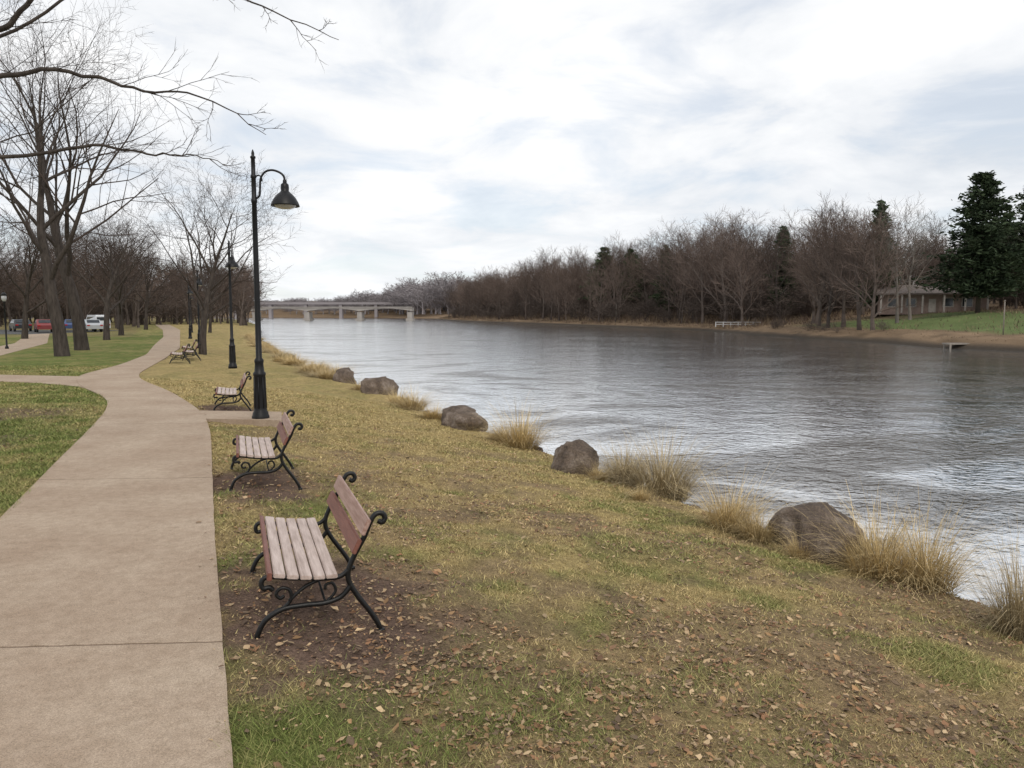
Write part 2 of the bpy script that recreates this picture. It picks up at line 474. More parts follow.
ylo = np.interp(-x,[10.4,11.9,13.5,15.5,22,40],[19.0,20.9,22.0,22.8,24.5,27.5]); yhi = np.interp(-x,[10.4,13,14,15.3,17.1,23,40],[24,24,24.6,24.9,25.3,26.8,29.7])
keep &= ~(brl & (y > ylo) & (y < yhi))
x=x[keep];y=y[keep];gm=gm[keep]
n=len(x); z=height(x,y)
hgt = (.007+.017*rng.random(n)**2+.024*gm*rng.random(n))*(.7+.8*fbm(x*1.5,y*1.5,73,3))
hgt *= 1+.4*(y/20)
wd = .0020*np.clip(y/3.0,1,6)*(.7+.6*rng.random(n))
ang = rng.random(n)*2*np.pi; la = rng.random(n)*2*np.pi; ln = hgt*(.5+1.8*rng.random(n))
bx=np.cos(ang)*wd; by=np.sin(ang)*wd
V=np.empty((n,3,3)); 
V[:,0]=np.stack([x-bx,y-by,z-.004],1); V[:,1]=np.stack([x+bx,y+by,z-.004],1)
V[:,2]=np.stack([x+np.cos(la)*ln,y+np.sin(la)*ln,z+hgt],1)
g2=np.clip(gm*.95+(rng.random(n)-.5)*.7,0,1)[:,None]
col=(np.array([.475,.365,.18])*(1-g2)+np.array([.165,.20,.055])*g2)*(.5+.9*rng.random(n))[:,None]
me=np_mesh("turf", V.reshape(-1,3), np.arange(3*n).reshape(-1,3), [attr_mat("grass_blades")], np.repeat(col,3,0))
setp(link("grass", me), "short mixed green and straw-coloured turf on the riverbank", "grass", kind="stuff")

# fallen leaves
r=np.random.default_rng(9); n=62000
u=r.random(n); y=2.9*(17/2.9)**(u**.85); xl=pR(y)-.15; xr=np.minimum(near_s(y)-.3,y*.72+.4); x=xl+(xr-xl)*r.random(n)
dens=litter_mask(x,y)*(.22+.75*sstep(.42,.62,fbm(x*4,y*4,47,3)))+.07+.14*dirt_mask(x,y)
k=(r.random(n)<dens)&((x>pR(y)+.03)|(r.random(n)<.12)); x=x[k];y=y[k]
n2_=9000; y2=6.5*(22/6.5)**r.random(n2_); x2=pL(y2)-.02-r.random(n2_)**1.2*9; k=r.random(n2_)<(.12+.8*dirt_mask(x2,y2)); k&=~((y2>18.5)&(x2<-10)&(y2>17.5)); x=np.concatenate([x,x2[k]]); y=np.concatenate([y,y2[k]])
n=len(x); onp=(x<pR(y)+.05)&(x>pL(y)); z=np.maximum(height(x,y),np.where(onp,.02,-9))+.004+.012*r.random(n)
sz=(.007+.025*r.random(n)**3.5)*(.8+.03*y); a=r.random(n)*6.283
base=np.array([(-1,0,0),(-.35,.55,.25),(.4,.5,.2),(1.1,0,.35),(.4,-.55,.22),(-.35,-.5,.3)])
Vl=np.empty((n,6,3)); tx=(r.random(n)-.5)*1.6; ty=(r.random(n)-.5)*1.6; curl=r.random(n)*2.2-.5
for i,p in enumerate(base):
    lx=p[0]*sz*(.7+.6*r.random(n)); ly=p[1]*sz*(.4+1.2*r.random(n)); lz=p[2]*sz*curl
    Vl[:,i,0]=x+lx*np.cos(a)-ly*np.sin(a); Vl[:,i,1]=y+lx*np.sin(a)+ly*np.cos(a); Vl[:,i,2]=z+lz+lx*tx*.5+ly*ty*.5
fi=np.arange(n)[:,None]*6
F=np.concatenate([fi+np.array([0,1,2,3]),fi+np.array([0,3,4,5])],0)
lc=np.array([(.33,.20,.10),(.22,.13,.075),(.47,.34,.20),(.13,.085,.055),(.38,.27,.16),(.26,.14,.075),(.20,.14,.09)])[r.integers(0,7,n)]*(.6+.65*r.random(n))[:,None]
me=np_mesh("fallen_leaves",Vl.reshape(-1,3),F,[attr_mat("dead_leaves",.7)],np.repeat(lc,6,0))
setp(link("fallen_leaves",me),"dry brown leaves scattered over the grass slope","leaves",kind="stuff")

# ------------------------------------------------------------------ bench
HW=.66
def make_bench():
    root=link("park_bench",None)
    mb=MB()
    def cv(ctrl,r,seg=6,flat=1.0):
        p=smooth_pts([(q[0]-.37,0,q[1]) for q in ctrl],seg); add_tube(mb,p,[r]*len(p),8,0,flat)
    cv([(.765,0),(.740,.06),(.68,.15),(.60,.255),(.545,.35),(.540,.43),(.578,.53),(.633,.64),(.668,.735),(.70,.785),(.742,.79),(.762,.758),(.745,.73),(.720,.742)],.0175)
    cv([(-.01,0),(-.005,.055),(.04,.14),(.14,.20),(.27,.215),(.40,.22),(.50,.255),(.56,.33)],.0175)
    cv([(.075,.325),(.055,.345),(.02,.34),(.005,.365),(.015,.40),(.06,.412),(.2,.395),(.36,.383),(.48,.385),(.540,.43)],.0160)
    cv([(.13,.195),(.185,.255),(.175,.32),(.125,.335),(.095,.30),(.12,.27),(.145,.285)],.0115)
    cv([(.175,.25),(.27,.335),(.38,.383)],.0115)
    cv([(.40,.22),(.46,.29),(.44,.345),(.40,.34),(.395,.31)],.010)
    for fx in (.765,-.01):
        add_lathe(mb,[(.026,0),(.026,.014),(.018,.022)],10,(fx-.37,0,0))
    fm=mb.mesh("bench_frame",[M_iron])
    for sy in (-HW,HW):
        link("leg",fm,root,(0,sy,0))
    bx=[]
    xs=[.028,.108,.189,.270,.351,.428]; zs=[.430,.432,.420,.411,.407,.409]; rt=[0,.14,.09,.05,0,-.04]
    for i in range(6):
        bx.append(((.070 if i else .030,2*HW+.13,.026 if i else .05),(xs[i]-.37+(0 if i else .022),0,zs[i]),(0,rt[i],0),1 if i==0 else 0))
    link("seat",box_mesh("bench_seat",bx,[M_slat,M_redslat],.005),root)
    bx=[((.028,2*HW+.13,.100),(.578-.37,0,.592),(0,.40,0),1),((.028,2*HW+.13,.108),(.632-.37,0,.715),(0,.37,0),0)]
    link("backrest",box_mesh("bench_back",bx,[M_tanslat,M_redslat],.005),root)
    mb=MB(); add_tube(mb,[(.03,-HW,.222),(.03,HW,.222)],[.008,.008],8)
    link("brace_rod",mb.mesh("bench_rod",[M_iron]),root)
    return root
bench=make_bench()
LB=["black iron bench with weathered slats on bare soil beside path","slatted park bench with curled iron legs on worn soil","slatted park bench with curled iron legs near lamp post","distant slatted park bench with iron legs beside winding path"]
for i,(bx,by) in enumerate(BENCHES):
    zz=float(height(np.array([bx]),np.array([by]))[0])
    if i==0: o=bench
    else: o=copy_thing(bench,(0,0,0))
    o.location=(bx,by,zz-.012); o.rotation_euler=(0,math.radians(3) if i<2 else math.radians(1),BENCH_PHI+(0 if i<3 else .05))
    setp(o,LB[min(i,3)],"bench","park benches along the footpath")

# ------------------------------------------------------------------ street lamps
def make_lamp():
    root=link("street_lamp",None)
    mb=MB()
    add_lathe(mb,[(.165,-.05),(.165,.04),(.15,.07),(.145,.11),(.122,.15),(.118,.22),(.110,.5),(.103,.8),(.118,.83),(.118,.87),(.092,.90),(.078,1.05),(.087,1.08),(.087,1.12),(.058,1.16),(.053,2.0),(.049,3.2),(.046,4.05),(.056,4.06),(.056,4.12),(.045,4.13),(.043,4.5),(.054,4.51),(.054,4.56),(.041,4.57),(.037,4.86),(.050,4.87),(.050,4.9),(.025,4.92),(.03,4.95),(.022,4.99),(.005,5.03)],20)
    for k in range(8):
        a=k*math.pi/4; add_tube(mb,[(.115*math.cos(a),.115*math.sin(a),.2),(.105*math.cos(a),.105*math.sin(a),.8)],[.012,.010],6)
    link("post",mb.mesh("lamp_post",[M_lamp]),root)
    mb=MB(); p=smooth_pts([(.03,0,4.13),(.10,0,4.19),(.115,0,4.34),(.13,0,4.5),(.21,0,4.62),(.34,0,4.66),(.48,0,4.62),(.555,0,4.55),(.57,0,4.46)],6)
    add_tube(mb,p,[.020]*len(p),8)
    p=smooth_pts([(.03,0,4.53),(.09,0,4.56),(.14,0,4.53),(.15,0,4.47),(.12,0,4.45)],5); add_tube(mb,p,[.013]*len(p),6)
    add_lathe(mb,[(.028,4.39),(.036,4.41),(.036,4.47),(.026,4.49)],12,(.57,0,0))
    link("arm",mb.mesh("lamp_arm",[M_lamp]),root)
    mb=MB(); add_lathe(mb,[(.04,4.43),(.072,4.40),(.078,4.34),(.074,4.28),(.10,4.25),(.14,4.22),(.20,4.15),(.245,4.07),(.262,4.025),(.268,4.00),(.255,4.005),(.23,4.07),(.18,4.13)],24,(.57,0,0))
    link("lamp_shade",mb.mesh("lamp_shade",[M_lamp]),root)
    mb=MB(); add_lathe(mb,[(.215,4.05),(.205,4.01),(.17,3.975),(.10,3.955),(.02,3.945)],20,(.57,0,0))
    link("lens",mb.mesh("lamp_lens",[M_glassl]),root)
    return root
lamp=make_lamp()
LP=[(-4.86,14.58,.1),(-10.75,29.2,1.75),(-19.3,47.0,1.75),(-27.9,66,1.75),(-37,88,1.75)]
for i,(lx,ly,rz) in enumerate(LP):
    o=lamp if i==0 else copy_thing(lamp,(0,0,0))
    o.location=(lx,ly,.0 if i else .01); o.rotation_euler=(0,0,rz); o.scale=(1,1,1.01 if i==0 else .96)
    setp(o,"tall black gooseneck street lamp on concrete pad" if i==0 else "tall black gooseneck street lamp on grass beside path","street lamp","street lamps along the riverside path")
root=link("garden_lamp",None,loc=(-29.9,45,0)); mb=MB()
add_lathe(mb,[(.10,-.05),(.10,.1),(.05,.2),(.04,2.7),(.07,2.75),(.07,2.8)],12); link("post",mb.mesh("gpost",[M_lamp]),root)
mb=MB(); add_lathe(mb,[(.08,2.8),(.13,2.92),(.14,3.05),(.10,3.15)],12); link("lantern",mb.mesh("glan",[M_glassl]),root)
mb=MB(); add_lathe(mb,[(.17,3.15),(.12,3.25),(.03,3.33)],12); link("cap",mb.mesh("gcap",[M_lamp]),root)
setp(root,"short dark post lamp with lantern on lawn","street lamp")

# ------------------------------------------------------------------ boulders
m, nt, b = mat_new("boulder_stone"); P=coords(nt,"Object")
n1=noise_node(nt,3,8,.65,P); n2=noise_node(nt,26,6,.7,P)
r1=ramp(nt,n1.outputs[0],[(.3,(.075,.057,.046)),(.52,(.165,.125,.10)),(.70,(.33,.275,.235))]); r2=ramp(nt,n2.outputs[0],[(.3,(.55,.55,.55)),(.7,(1.3,1.3,1.25))])
nt.links.new(mixc(nt,r1.outputs[0],r2.outputs[0],1.0,'MULTIPLY'),b.inputs["Base Color"]); b.inputs["Roughness"].default_value=.85
b.inputs["Specular IOR Level"].default_value=.25
bump(nt,b,n2.outputs[0],.8,.06); M_rock=m
def boulder(x,y,w,d,h,seed,sub=4,name="boulder",label="large brown-grey boulder sitting in tall grass at water's edge",grp="boulders along the shoreline"):
    bm=bmesh.new(); bmesh.ops.create_icosphere(bm,subdivisions=sub,radius=1)
    for v in bm.verts:
        p=v.co.copy(); q=p*1.1+Vector((seed*7.3,seed*3.1,seed))
        k=1+.28*mnoise.noise(q)+.18*mnoise.noise(q*2.3)+.08*mnoise.noise(q*5.5)+.035*mnoise.noise(q*13)
        p=p*k; p.z=max(p.z,-.5)
        p.z = p.z if p.z<.5 else .5+(p.z-.5)*.55
        v.co=Vector((p.x*w/2,p.y*d/2,p.z*h/1.1))
    for f in bm.faces: f.smooth=True
    me=bpy.data.meshes.new("boulder"); bm.to_mesh(me); bm.free(); me.materials.append(M_rock)
    z=float(height(np.array([x]),np.array([y]))[0])
    o=link(name,me,loc=(x,y,z+h*.18)); o.rotation_euler=(0,0,seed*1.7); setp(o,label,"rock",grp); return o
boulder(3.83,9.30,1.22,1.0,.64,1); boulder(1.15,13.55,.85,.75,.62,2); boulder(-1.3,19.5,1.7,1.0,.58,3)
boulder(-4.85,27.4,1.35,.9,.70,4); boulder(-7.0,31.6,1.1,.8,.66,5)
rr=random.Random(4)
for i in range(34):
    yy=6.2*(26/6.2)**rr.random(); xx=float(near_s(np.array([yy]))[0])-rr.uniform(-.05,.3); s=rr.uniform(.07,.20)
    boulder(xx,yy,s*1.4,s,s*.7,10+i,2,"shore_stone","small dark stone at the wet shoreline","small stones along the shoreline")

# ------------------------------------------------------------------ tall grass clumps
M_reed=attr_mat("dry_reeds",.75)
def clump_mesh(seed,nb,droop,colr,wisp=.35):
    r=np.random.default_rng(seed); 
    a=r.random(nb)*6.283; rad=.34*r.random(nb)**.8; bx=np.cos(a)*rad; by=np.sin(a)*rad
    out=a+(r.random(nb)-.5)*2.0; L=.28+.38*r.random(nb); L=np.where(r.random(nb)<wisp,L+.2+.45*r.random(nb),L)
    lean=(.1+1.25*r.random(nb)**1.1)*(.48+rad*1.5)
    w=.003+.0028*r.random(nb); S=5; V=np.empty((nb,S,2,3)); t=np.linspace(0,1,S)
    px=np.cos(out+1.57); py=np.sin(out+1.57)
    dr=droop*(.2+1.3*r.random(nb)**1.3)
    for i in range(S):
        hor=L*(lean*t[i]+dr*.6*t[i]**2.5); ver=L*(t[i]*np.sqrt(np.clip(1-.4*lean**2,.3,1))-dr*.55*t[i]**3)
        ww=w*(1-t[i]*.85)
        for s,sg in enumerate((-1,1)):
            V[:,i,s,0]=bx+np.cos(out)*hor+px*ww*sg; V[:,i,s,1]=by+np.sin(out)*hor+py*ww*sg; V[:,i,s,2]=ver-.03
    o=(np.arange(nb)*S*2)[:,None]; F=[]
    for i in range(S-1): F.append(o+np.array([2*i,2*i+1,2*i+3,2*i+2]))
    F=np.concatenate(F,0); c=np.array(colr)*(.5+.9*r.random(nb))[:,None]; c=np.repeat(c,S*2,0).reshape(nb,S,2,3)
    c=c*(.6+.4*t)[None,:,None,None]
    return np_mesh("clump",V.reshape(-1,3),F,[M_reed],c.reshape(-1,3))
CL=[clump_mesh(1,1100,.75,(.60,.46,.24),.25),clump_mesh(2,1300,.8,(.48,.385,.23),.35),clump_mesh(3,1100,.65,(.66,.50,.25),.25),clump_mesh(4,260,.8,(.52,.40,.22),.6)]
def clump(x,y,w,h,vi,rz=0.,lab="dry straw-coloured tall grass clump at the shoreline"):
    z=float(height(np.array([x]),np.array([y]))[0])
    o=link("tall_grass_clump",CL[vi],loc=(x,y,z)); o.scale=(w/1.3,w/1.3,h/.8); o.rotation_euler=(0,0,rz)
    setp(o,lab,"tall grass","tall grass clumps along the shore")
for i,(x,y,w,h,v) in enumerate([(2.55,12.6,1.5,1.05,1),(2.0,13.2,1.1,.75,1),(1.5,13.0,.5,.3,2),(.20,16.8,1.4,.95,2),(-.30,17.4,.8,.5,0),(2.9,9.95,1.0,.68,2),(3.12,9.5,.7,.5,0),(3.45,8.85,.5,.3,2),
        (4.15,8.35,1.15,.72,2),(4.5,8.05,1.1,.92,0),(4.3,8.8,.9,.9,3),(4.6,6.6,.8,.95,1),(4.9,6.2,.7,.7,1),(4.35,9.4,.7,.8,3),(-1.0,18.9,.6,.4,0),(-2.2,21.0,1.0,.5,2),(-3.1,23.6,1.4,.7,0),(-3.75,25.0,1.1,.6,2),(-5.9,29.3,1.1,.6,0),(3.95,9.95,.5,.6,3),(2.0,11.6,.4,.25,2)]):
    clump(x,y,w,h,v,i*1.3)
rr=random.Random(8)
for i in range(44):
    yy=33*(100/33)**((i+rr.random())/44); xx=float(near_s(np.array([yy]))[0])-rr.uniform(.3,1.6)
    clump(xx,yy,rr.uniform(1.0,2.0),rr.uniform(.4,.75),rr.choice([0,2,0,1]),rr.uniform(0,6))

# ------------------------------------------------------------------ trees
def twig(mb,p,d,L,w,rg,mi=0):
    side=d.cross(Vector((rg.uniform(-1,1),rg.uniform(-1,1),rg.uniform(-1,1))))
    if side.length<1e-4: return
    side.normalize(); side*=w*.5
    k=p+d*L*.55+Vector((rg.uniform(-.08,.08),rg.uniform(-.08,.08),rg.uniform(-.04,.1)))*L
    mb.add([p-side,p+side,k+side*.6,k-side*.6,p+d*L+Vector((0,0,.06*L))],[(0,1,2,3),(3,2,4)],mi)
def grow(mbs,p,d,L,r,lvl,P,rg):
    ns=P['seg'][lvl]; pts=[p.copy()]; rads=[r]; dirs=[d.copy()]
    for i in range(ns):
        d=(d+Vector((rg.gauss(0,1),rg.gauss(0,1),rg.gauss(0,1)))*P['wob'][lvl]+Vector((0,0,P['trop'][lvl]))).normalized()
        p=p+d*(L/ns); pts.append(p.copy()); rads.append(r*(1-(1-P['taper'][lvl])*(i+1)/ns)); dirs.append(d.copy())
    if lvl==0: rads[0]*=P.get('flare',1.3)
    add_tube(mbs[0 if lvl<=1 else 1],pts,rads,P['n'][lvl],P.get('mi',(0,0,0,0,0))[lvl],caps=False)
    last=(lvl==P['max'])
    nk=P['kids'][lvl]
    az=rg.uniform(0,6.28); lo_,hi_=P.get('rk',(.45,.65))
    for k in range(nk):
        t=P['t0'][lvl]+(1-P['t0'][lvl])*((k+rg.random())/nk); t=min(t,.999)
        f=t*ns; i=int(f); q=pts[i].lerp(pts[i+1],f-i); dd=dirs[i+1]
        az+=2.4+rg.uniform(-.5,.5)
        o=dd.orthogonal().normalized(); o=Matrix.Rotation(az,3,dd)@o
        an=math.radians(rg.uniform(*P['ang'][lvl])); cd=(dd*math.cos(an)+o*math.sin(an)).normalized()
        cl=L*P['ratio'][lvl]*(1.2-P['fall'][lvl]*t)*rg.uniform(.75,1.15)
        rr_=rads[i]+(rads[i+1]-rads[i])*(f-i)
        if last: twig(mbs[1],q,cd,cl,P['tw'],rg,P.get('tmi',0))
        else: grow(mbs,q,cd,cl,max(min(rr_*rg.uniform(lo_,hi_),rr_*.9),P['minr']),lvl+1,P,rg)
P_near=dict(seg=[9,8,5,3],wob=[.08,.11,.14,.14],trop=[.03,.07,.04,.02],taper=[.05,.10,.3,.4],n=[12,7,4,3],kids=[14,8,5,4],t0=[.20,.22,.15,.1],ang=[(30,52),(28,52),(30,58),(25,55)],ratio=[.70,.48,.50,.60],fall=[.72,.5,.4,.4],max=3,tw=.010,minr=.005,rk=(.42,.66),flare=1.12)
def near_tree(seed,H,r,kids0=12,t0=.20,label="",grp="bare trees along the path",base=(0,0),ang0=None,tw=.012):
    rg=random.Random(seed); A=MB(); B=MB(); P=dict(P_near); P['kids']=[kids0]+P_near['kids'][1:]; P['t0']=[t0]+P_near['t0'][1:]; P['tw']=tw
    if ang0: P['ang']=[ang0]+P_near['ang'][1:]
    grow([A,B],Vector((0,0,-.15)),Vector((0,0,1)),H*.80,r,0,P,rg)
    root=link("bare_tree",None,loc=(base[0],base[1],0)); link("trunk",A.mesh("trunk",[M_bark]),root); link("crown",B.mesh("crown",[M_twig]),root)
    setp(root,label,"tree",grp); return root
near_tree(11,17.0,.32,12,.22,"large bare deciduous tree with forking limbs on lawn",base=(-21.9,37.0),ang0=(25,48),tw=.012)
near_tree(29,19.5,.36,12,.22,"tall bare deciduous tree with dark trunk on lawn",base=(-24.6,43.5),ang0=(25,48),tw=.013)
t3=near_tree(31,10.5,.20,18,.22,"small bare tree with spreading fine twigs beside path",base=(-16.9,41.5),ang0=(35,58),tw=.013)
t4=near_tree(45,12,.25,13,.22,"bare deciduous tree standing on lawn by the path",base=(-32.5,61),tw=.018)
rr=random.Random(5)
for (x,y,s) in [(-38.5,75,1.0),(-50,104,1.05),(-41,64,1.0),(-31,76,.75),(-36.5,92,.8)]:
    copy_thing(t4,(x,y,0),rr.uniform(0,6),s)

root=link("bare_tree",None,loc=(-8.9,9.2,0)); A=MB(); B=MB(); rg=random.Random(77)
bp=Vector((-8.9,9.2,0))
def limb(ctrl,r0,r1,nk,kl):
    pts=smooth_pts([Vector(c)-bp for c in ctrl],6); 
    pts=[p+Vector((rg.gauss(0,.012),rg.gauss(0,.012),rg.gauss(0,.012))) for p in pts]; n=len(pts)
    add_tube(A,pts,[r0+(r1-r0)*(i/(n-1))**.7 for i in range(n)],8,caps=False)
    P=dict(seg=[5,4,3],wob=[.14,.16,.15],trop=[.02,.03,.02],taper=[.4,.4,.4],n=[4,3,3],kids=[4,3,4],t0=[.2,.15,.1],ang=[(20,45)]*3,ratio=[.5,.5,.5],fall=[.4]*3,max=1,tw=.005,minr=.003)
    for k in range(nk):
        f=(.25+.75*(k+rg.random())/nk)*(n-1); i=min(int(f),n-2); q=pts[i]; dd=(pts[i+1]-pts[i]).normalized()
        o=Matrix.Rotation(rg.uniform(0,6.28),3,dd)@dd.orthogonal().normalized()
        an=math.radians(rg.uniform(20,45)); cd=(dd*math.cos(an)+o*math.sin(an)).normalized()
        grow([B,B],q,cd,kl*rg.uniform(.5,1.3)*(1.2-.6*i/n),.005,0,P,rg)
tr=smooth_pts([(0,0,-.2),(.05,0,1.2),(-.05,.05,2.6),(.1,0,4.0),(0,.2,5.8),(.3,.2,8.0),(.2,.1,10.5)],5)
add_tube(A,tr,[.30-.022*(i*10.5/len(tr)) for i in range(len(tr))],12,caps=False)
limb([(-8.8,9.2,3.9),(-7.4,9.0,4.55),(-5.85,9.0,4.72),(-5.2,9.0,4.80),(-4.4,9.1,4.62),(-3.6,9.0,4.50),(-2.8,8.9,4.05)],.055,.003,13,.8)
limb([(-8.9,9.2,3.2),(-7.4,9.0,3.7),(-5.85,9.0,3.82),(-4.9,9.1,3.97),(-4.3,9.2,3.90),(-3.8,9.1,3.86),(-3.35,9.1,3.78)],.040,.003,11,.7)
limb([(-8.8,9.2,4.6),(-7.2,9.3,5.3),(-6.0,9.2,5.3),(-5.6,9.1,5.55),(-5.0,9.0,6.0)],.055,.02,8,.8)
limb([(-8.7,9.2,5.6),(-6.5,8.8,6.9),(-4.2,8.6,6.1),(-3.4,8.6,5.62),(-2.7,8.6,5.35),(-1.9,8.6,5.0)],.04,.003,10,.65)
limb([(-8.9,9.2,4.3),(-7.6,9.8,4.9),(-6.3,10.0,5.6),(-5.4,10.2,6.3)],.04,.015,6,.8)
limb([(-8.9,9.2,3.6),(-7.4,9.8,4.0),(-6.3,10.2,4.4),(-5.5,10.4,5.2)],.02,.005,6,.7)
link("trunk",A.mesh("trunk",[M_bark]),root); link("crown",B.mesh("crown",[M_twig]),root)
setp(root,"bare tree stretching thin branches over the footpath","tree","bare trees along the path")

def far_tree_mesh(seed,H,tw,kids,r=.24,mats=None,t0=.22,ang0=(28,50)):
    rg=random.Random(seed); A=MB()
    P=dict(seg=[6,4,3],wob=[.06,.12,.14],trop=[.02,.09,.06],taper=[.12,.25,.4],n=[7,4,3],kids=kids,t0=[t0,.15,.05],ang=[ang0,(25,50),(20,55)],ratio=[.55,.5,.55],fall=[.65,.4,.3],max=2,tw=tw,minr=.015,mi=(0,0,1),tmi=1)
    grow([A,A],Vector((0,0,-.3)),Vector((0,0,1)),H*.83,r,0,P,rg)
    return A.mesh("tree",mats or [M_fbark,M_ftwig],smooth=False)
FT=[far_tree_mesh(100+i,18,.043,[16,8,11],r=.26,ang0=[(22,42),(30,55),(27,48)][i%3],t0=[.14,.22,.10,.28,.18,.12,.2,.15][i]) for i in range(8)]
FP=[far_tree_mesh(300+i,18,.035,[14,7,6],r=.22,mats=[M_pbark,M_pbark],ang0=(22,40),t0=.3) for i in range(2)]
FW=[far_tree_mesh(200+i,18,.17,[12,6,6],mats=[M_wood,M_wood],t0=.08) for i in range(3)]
def H1(x,y): return float(height(np.array([x]),np.array([y]))[0])
rr=random.Random(21); cnt=0
def farx(y): return float(far_s(np.array([y]))[0])
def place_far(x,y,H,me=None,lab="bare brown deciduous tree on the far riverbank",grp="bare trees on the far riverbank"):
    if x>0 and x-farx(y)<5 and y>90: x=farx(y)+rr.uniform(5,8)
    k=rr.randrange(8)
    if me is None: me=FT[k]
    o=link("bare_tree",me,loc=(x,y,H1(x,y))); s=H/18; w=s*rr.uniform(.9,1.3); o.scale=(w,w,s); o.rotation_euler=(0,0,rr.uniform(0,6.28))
    setp(o,lab,"tree",grp)
pl=[]
def okp(x,y,dmin):
    for (a,b_) in pl:
        if (a-x)**2+(b_-y)**2<dmin*dmin: return False
    pl.append((x,y)); return True
tries=0
while cnt<170 and tries<6000:
    tries+=1
    y=105*(560/105)**(rr.random()**.85); E=rr.uniform(5,42)*(1 if y<330 else 1.3); x=farx(y)+E
    if x/y>.72: continue
    if y<128 and E<24: continue
    if 104<y<150 and 58<x<90: continue
    if okp(x,y,4.0):
        H=rr.uniform(13,20.5)*(1 if E>12 else .85)
        H*=float(np.interp(y,[120,170,240,560],[1.0,1.14,1.28,1.30]))
        place_far(x,y,H); cnt+=1
for (u,y,H) in [(.39,98,14.5),(.42,102,16),(.455,104,13.5),(.375,112,17),(.535,134,15),(.66,112,11),(.64,155,16),(.46,138,17),(.40,130,19),(.55,158,18),(.50,155,18),(.62,158,17),(.68,150,16),(.25,170,22),(.28,166,23),(.22,185,23),(.31,160,21),(.36,118,16),(.435,110,16)]:
    place_far(u*y,y,H)
for i,(u,y,H) in enumerate([(.505,106,16.8),(.522,110,16.0),(.70,104,14)]):
    place_far(u*y,y,H,FP[i%2],"tall pale-barked bare tree beside the evergreens")
cnt=0; tries=0; pl=[]
while cnt<64 and tries<4000:
    tries+=1
    y=rr.uniform(100,210); x=rr.uniform(-.74*y,-.335*y)
    if x>float(pL(np.array([min(y,159)]))[0])-(3) and y<160: continue
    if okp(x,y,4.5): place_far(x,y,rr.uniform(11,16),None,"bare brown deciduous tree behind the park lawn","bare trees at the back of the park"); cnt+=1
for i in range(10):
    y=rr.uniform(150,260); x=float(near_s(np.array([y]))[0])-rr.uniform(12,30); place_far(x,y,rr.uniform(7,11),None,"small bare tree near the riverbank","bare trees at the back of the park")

def merged(name,meshes,items,mat,label):
    Vs=[];Fs=[];o=0; cache=[]
    for me in meshes:
        me.calc_loop_triangles()
        v=np.empty(len(me.vertices)*3); me.vertices.foreach_get("co",v); f=np.empty(len(me.loop_triangles)*3,np.int32); me.loop_triangles.foreach_get("vertices",f)
        cache.append((v.reshape(-1,3),f.reshape(-1,3)))
    for (x,y,z,s,w,rz,k) in items:
        v,f=cache[k]; c,sn=math.cos(rz),math.sin(rz)
        q=np.stack([(v[:,0]*c-v[:,1]*sn)*w+x,(v[:,0]*sn+v[:,1]*c)*w+y,v[:,2]*s+z],1); Vs.append(q);Fs.append(f+o);o+=len(v)
    ob=link(name,np_mesh(name,np.concatenate(Vs),np.concatenate(Fs),[mat])); setp(ob,label,"woodland",kind="stuff")
it=[]
for i in range(270):
    y=125*(560/125)**(rr.random()**.8); x=farx(y)+rr.uniform(24,95)
    if x/y>.85 or (y<150 and x-farx(y)<40): continue
    s=rr.uniform(.7,.95)*float(np.interp(y,[120,240,560],[.82,1.12,1.2])); it.append((x,y,H1(x,y)-1,s,s*1.3,rr.uniform(0,6),rr.randrange(3)))
for i in range(540):
    y=112*(540/112)**rr.random(); x=farx(y)+rr.uniform(5,60)
    if x/y>.8 or (y<145 and x-farx(y)<36): continue
    s=rr.uniform(.16,.45); it.append((x,y,H1(x,y)-.5,s,s*2.2,rr.uniform(0,6),rr.randrange(3)))
for i in range(18):
    y=rr.uniform(92,150); x=farx(y)+rr.uniform(3,6); s=rr.uniform(.06,.11); it.append((x,y,H1(x,y)-.3,s,s*2.0,rr.uniform(0,6),rr.randrange(3)))
for i in range(90):
    y=rr.uniform(200,300); x=rr.uniform(-.78*y,-.34*y); s=rr.uniform(.7,.95); it.append((x,y,0,s,s*1.3,rr.uniform(0,6),rr.randrange(3)))
for i in range(160):
    y=rr.uniform(150,220); x=rr.uniform(-.78*y,-.40*y); s=rr.uniform(.2,.45); it.append((x,y,0,s,s*2,rr.uniform(0,6),rr.randrange(3)))
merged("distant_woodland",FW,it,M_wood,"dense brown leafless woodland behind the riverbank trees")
it=[]
for i in range(560):
    y=rr.uniform(640,1050); u=rr.uniform(-.40,-.03); x=u*y
    if x<farx(y)+10: 
        y=rr.uniform(960,1100); x=u*y
    s=rr.uniform(.7,1.1)*(1+.8*float(sstep(-.25,-.08,np.array(u)))); it.append((x,y,3,s,s*2.0,rr.uniform(0,6),rr.randrange(3)))
for i in range(120):
    y=rr.uniform(330,600); x=float(near_s(np.array([y]))[0])-rr.uniform(5,160); it.append((x,y,0,.7,1.1,rr.uniform(0,6),rr.randrange(3)))
merged("hazy_woodland",FW,it,M_hill,"pale hazy woodland at the river bend")

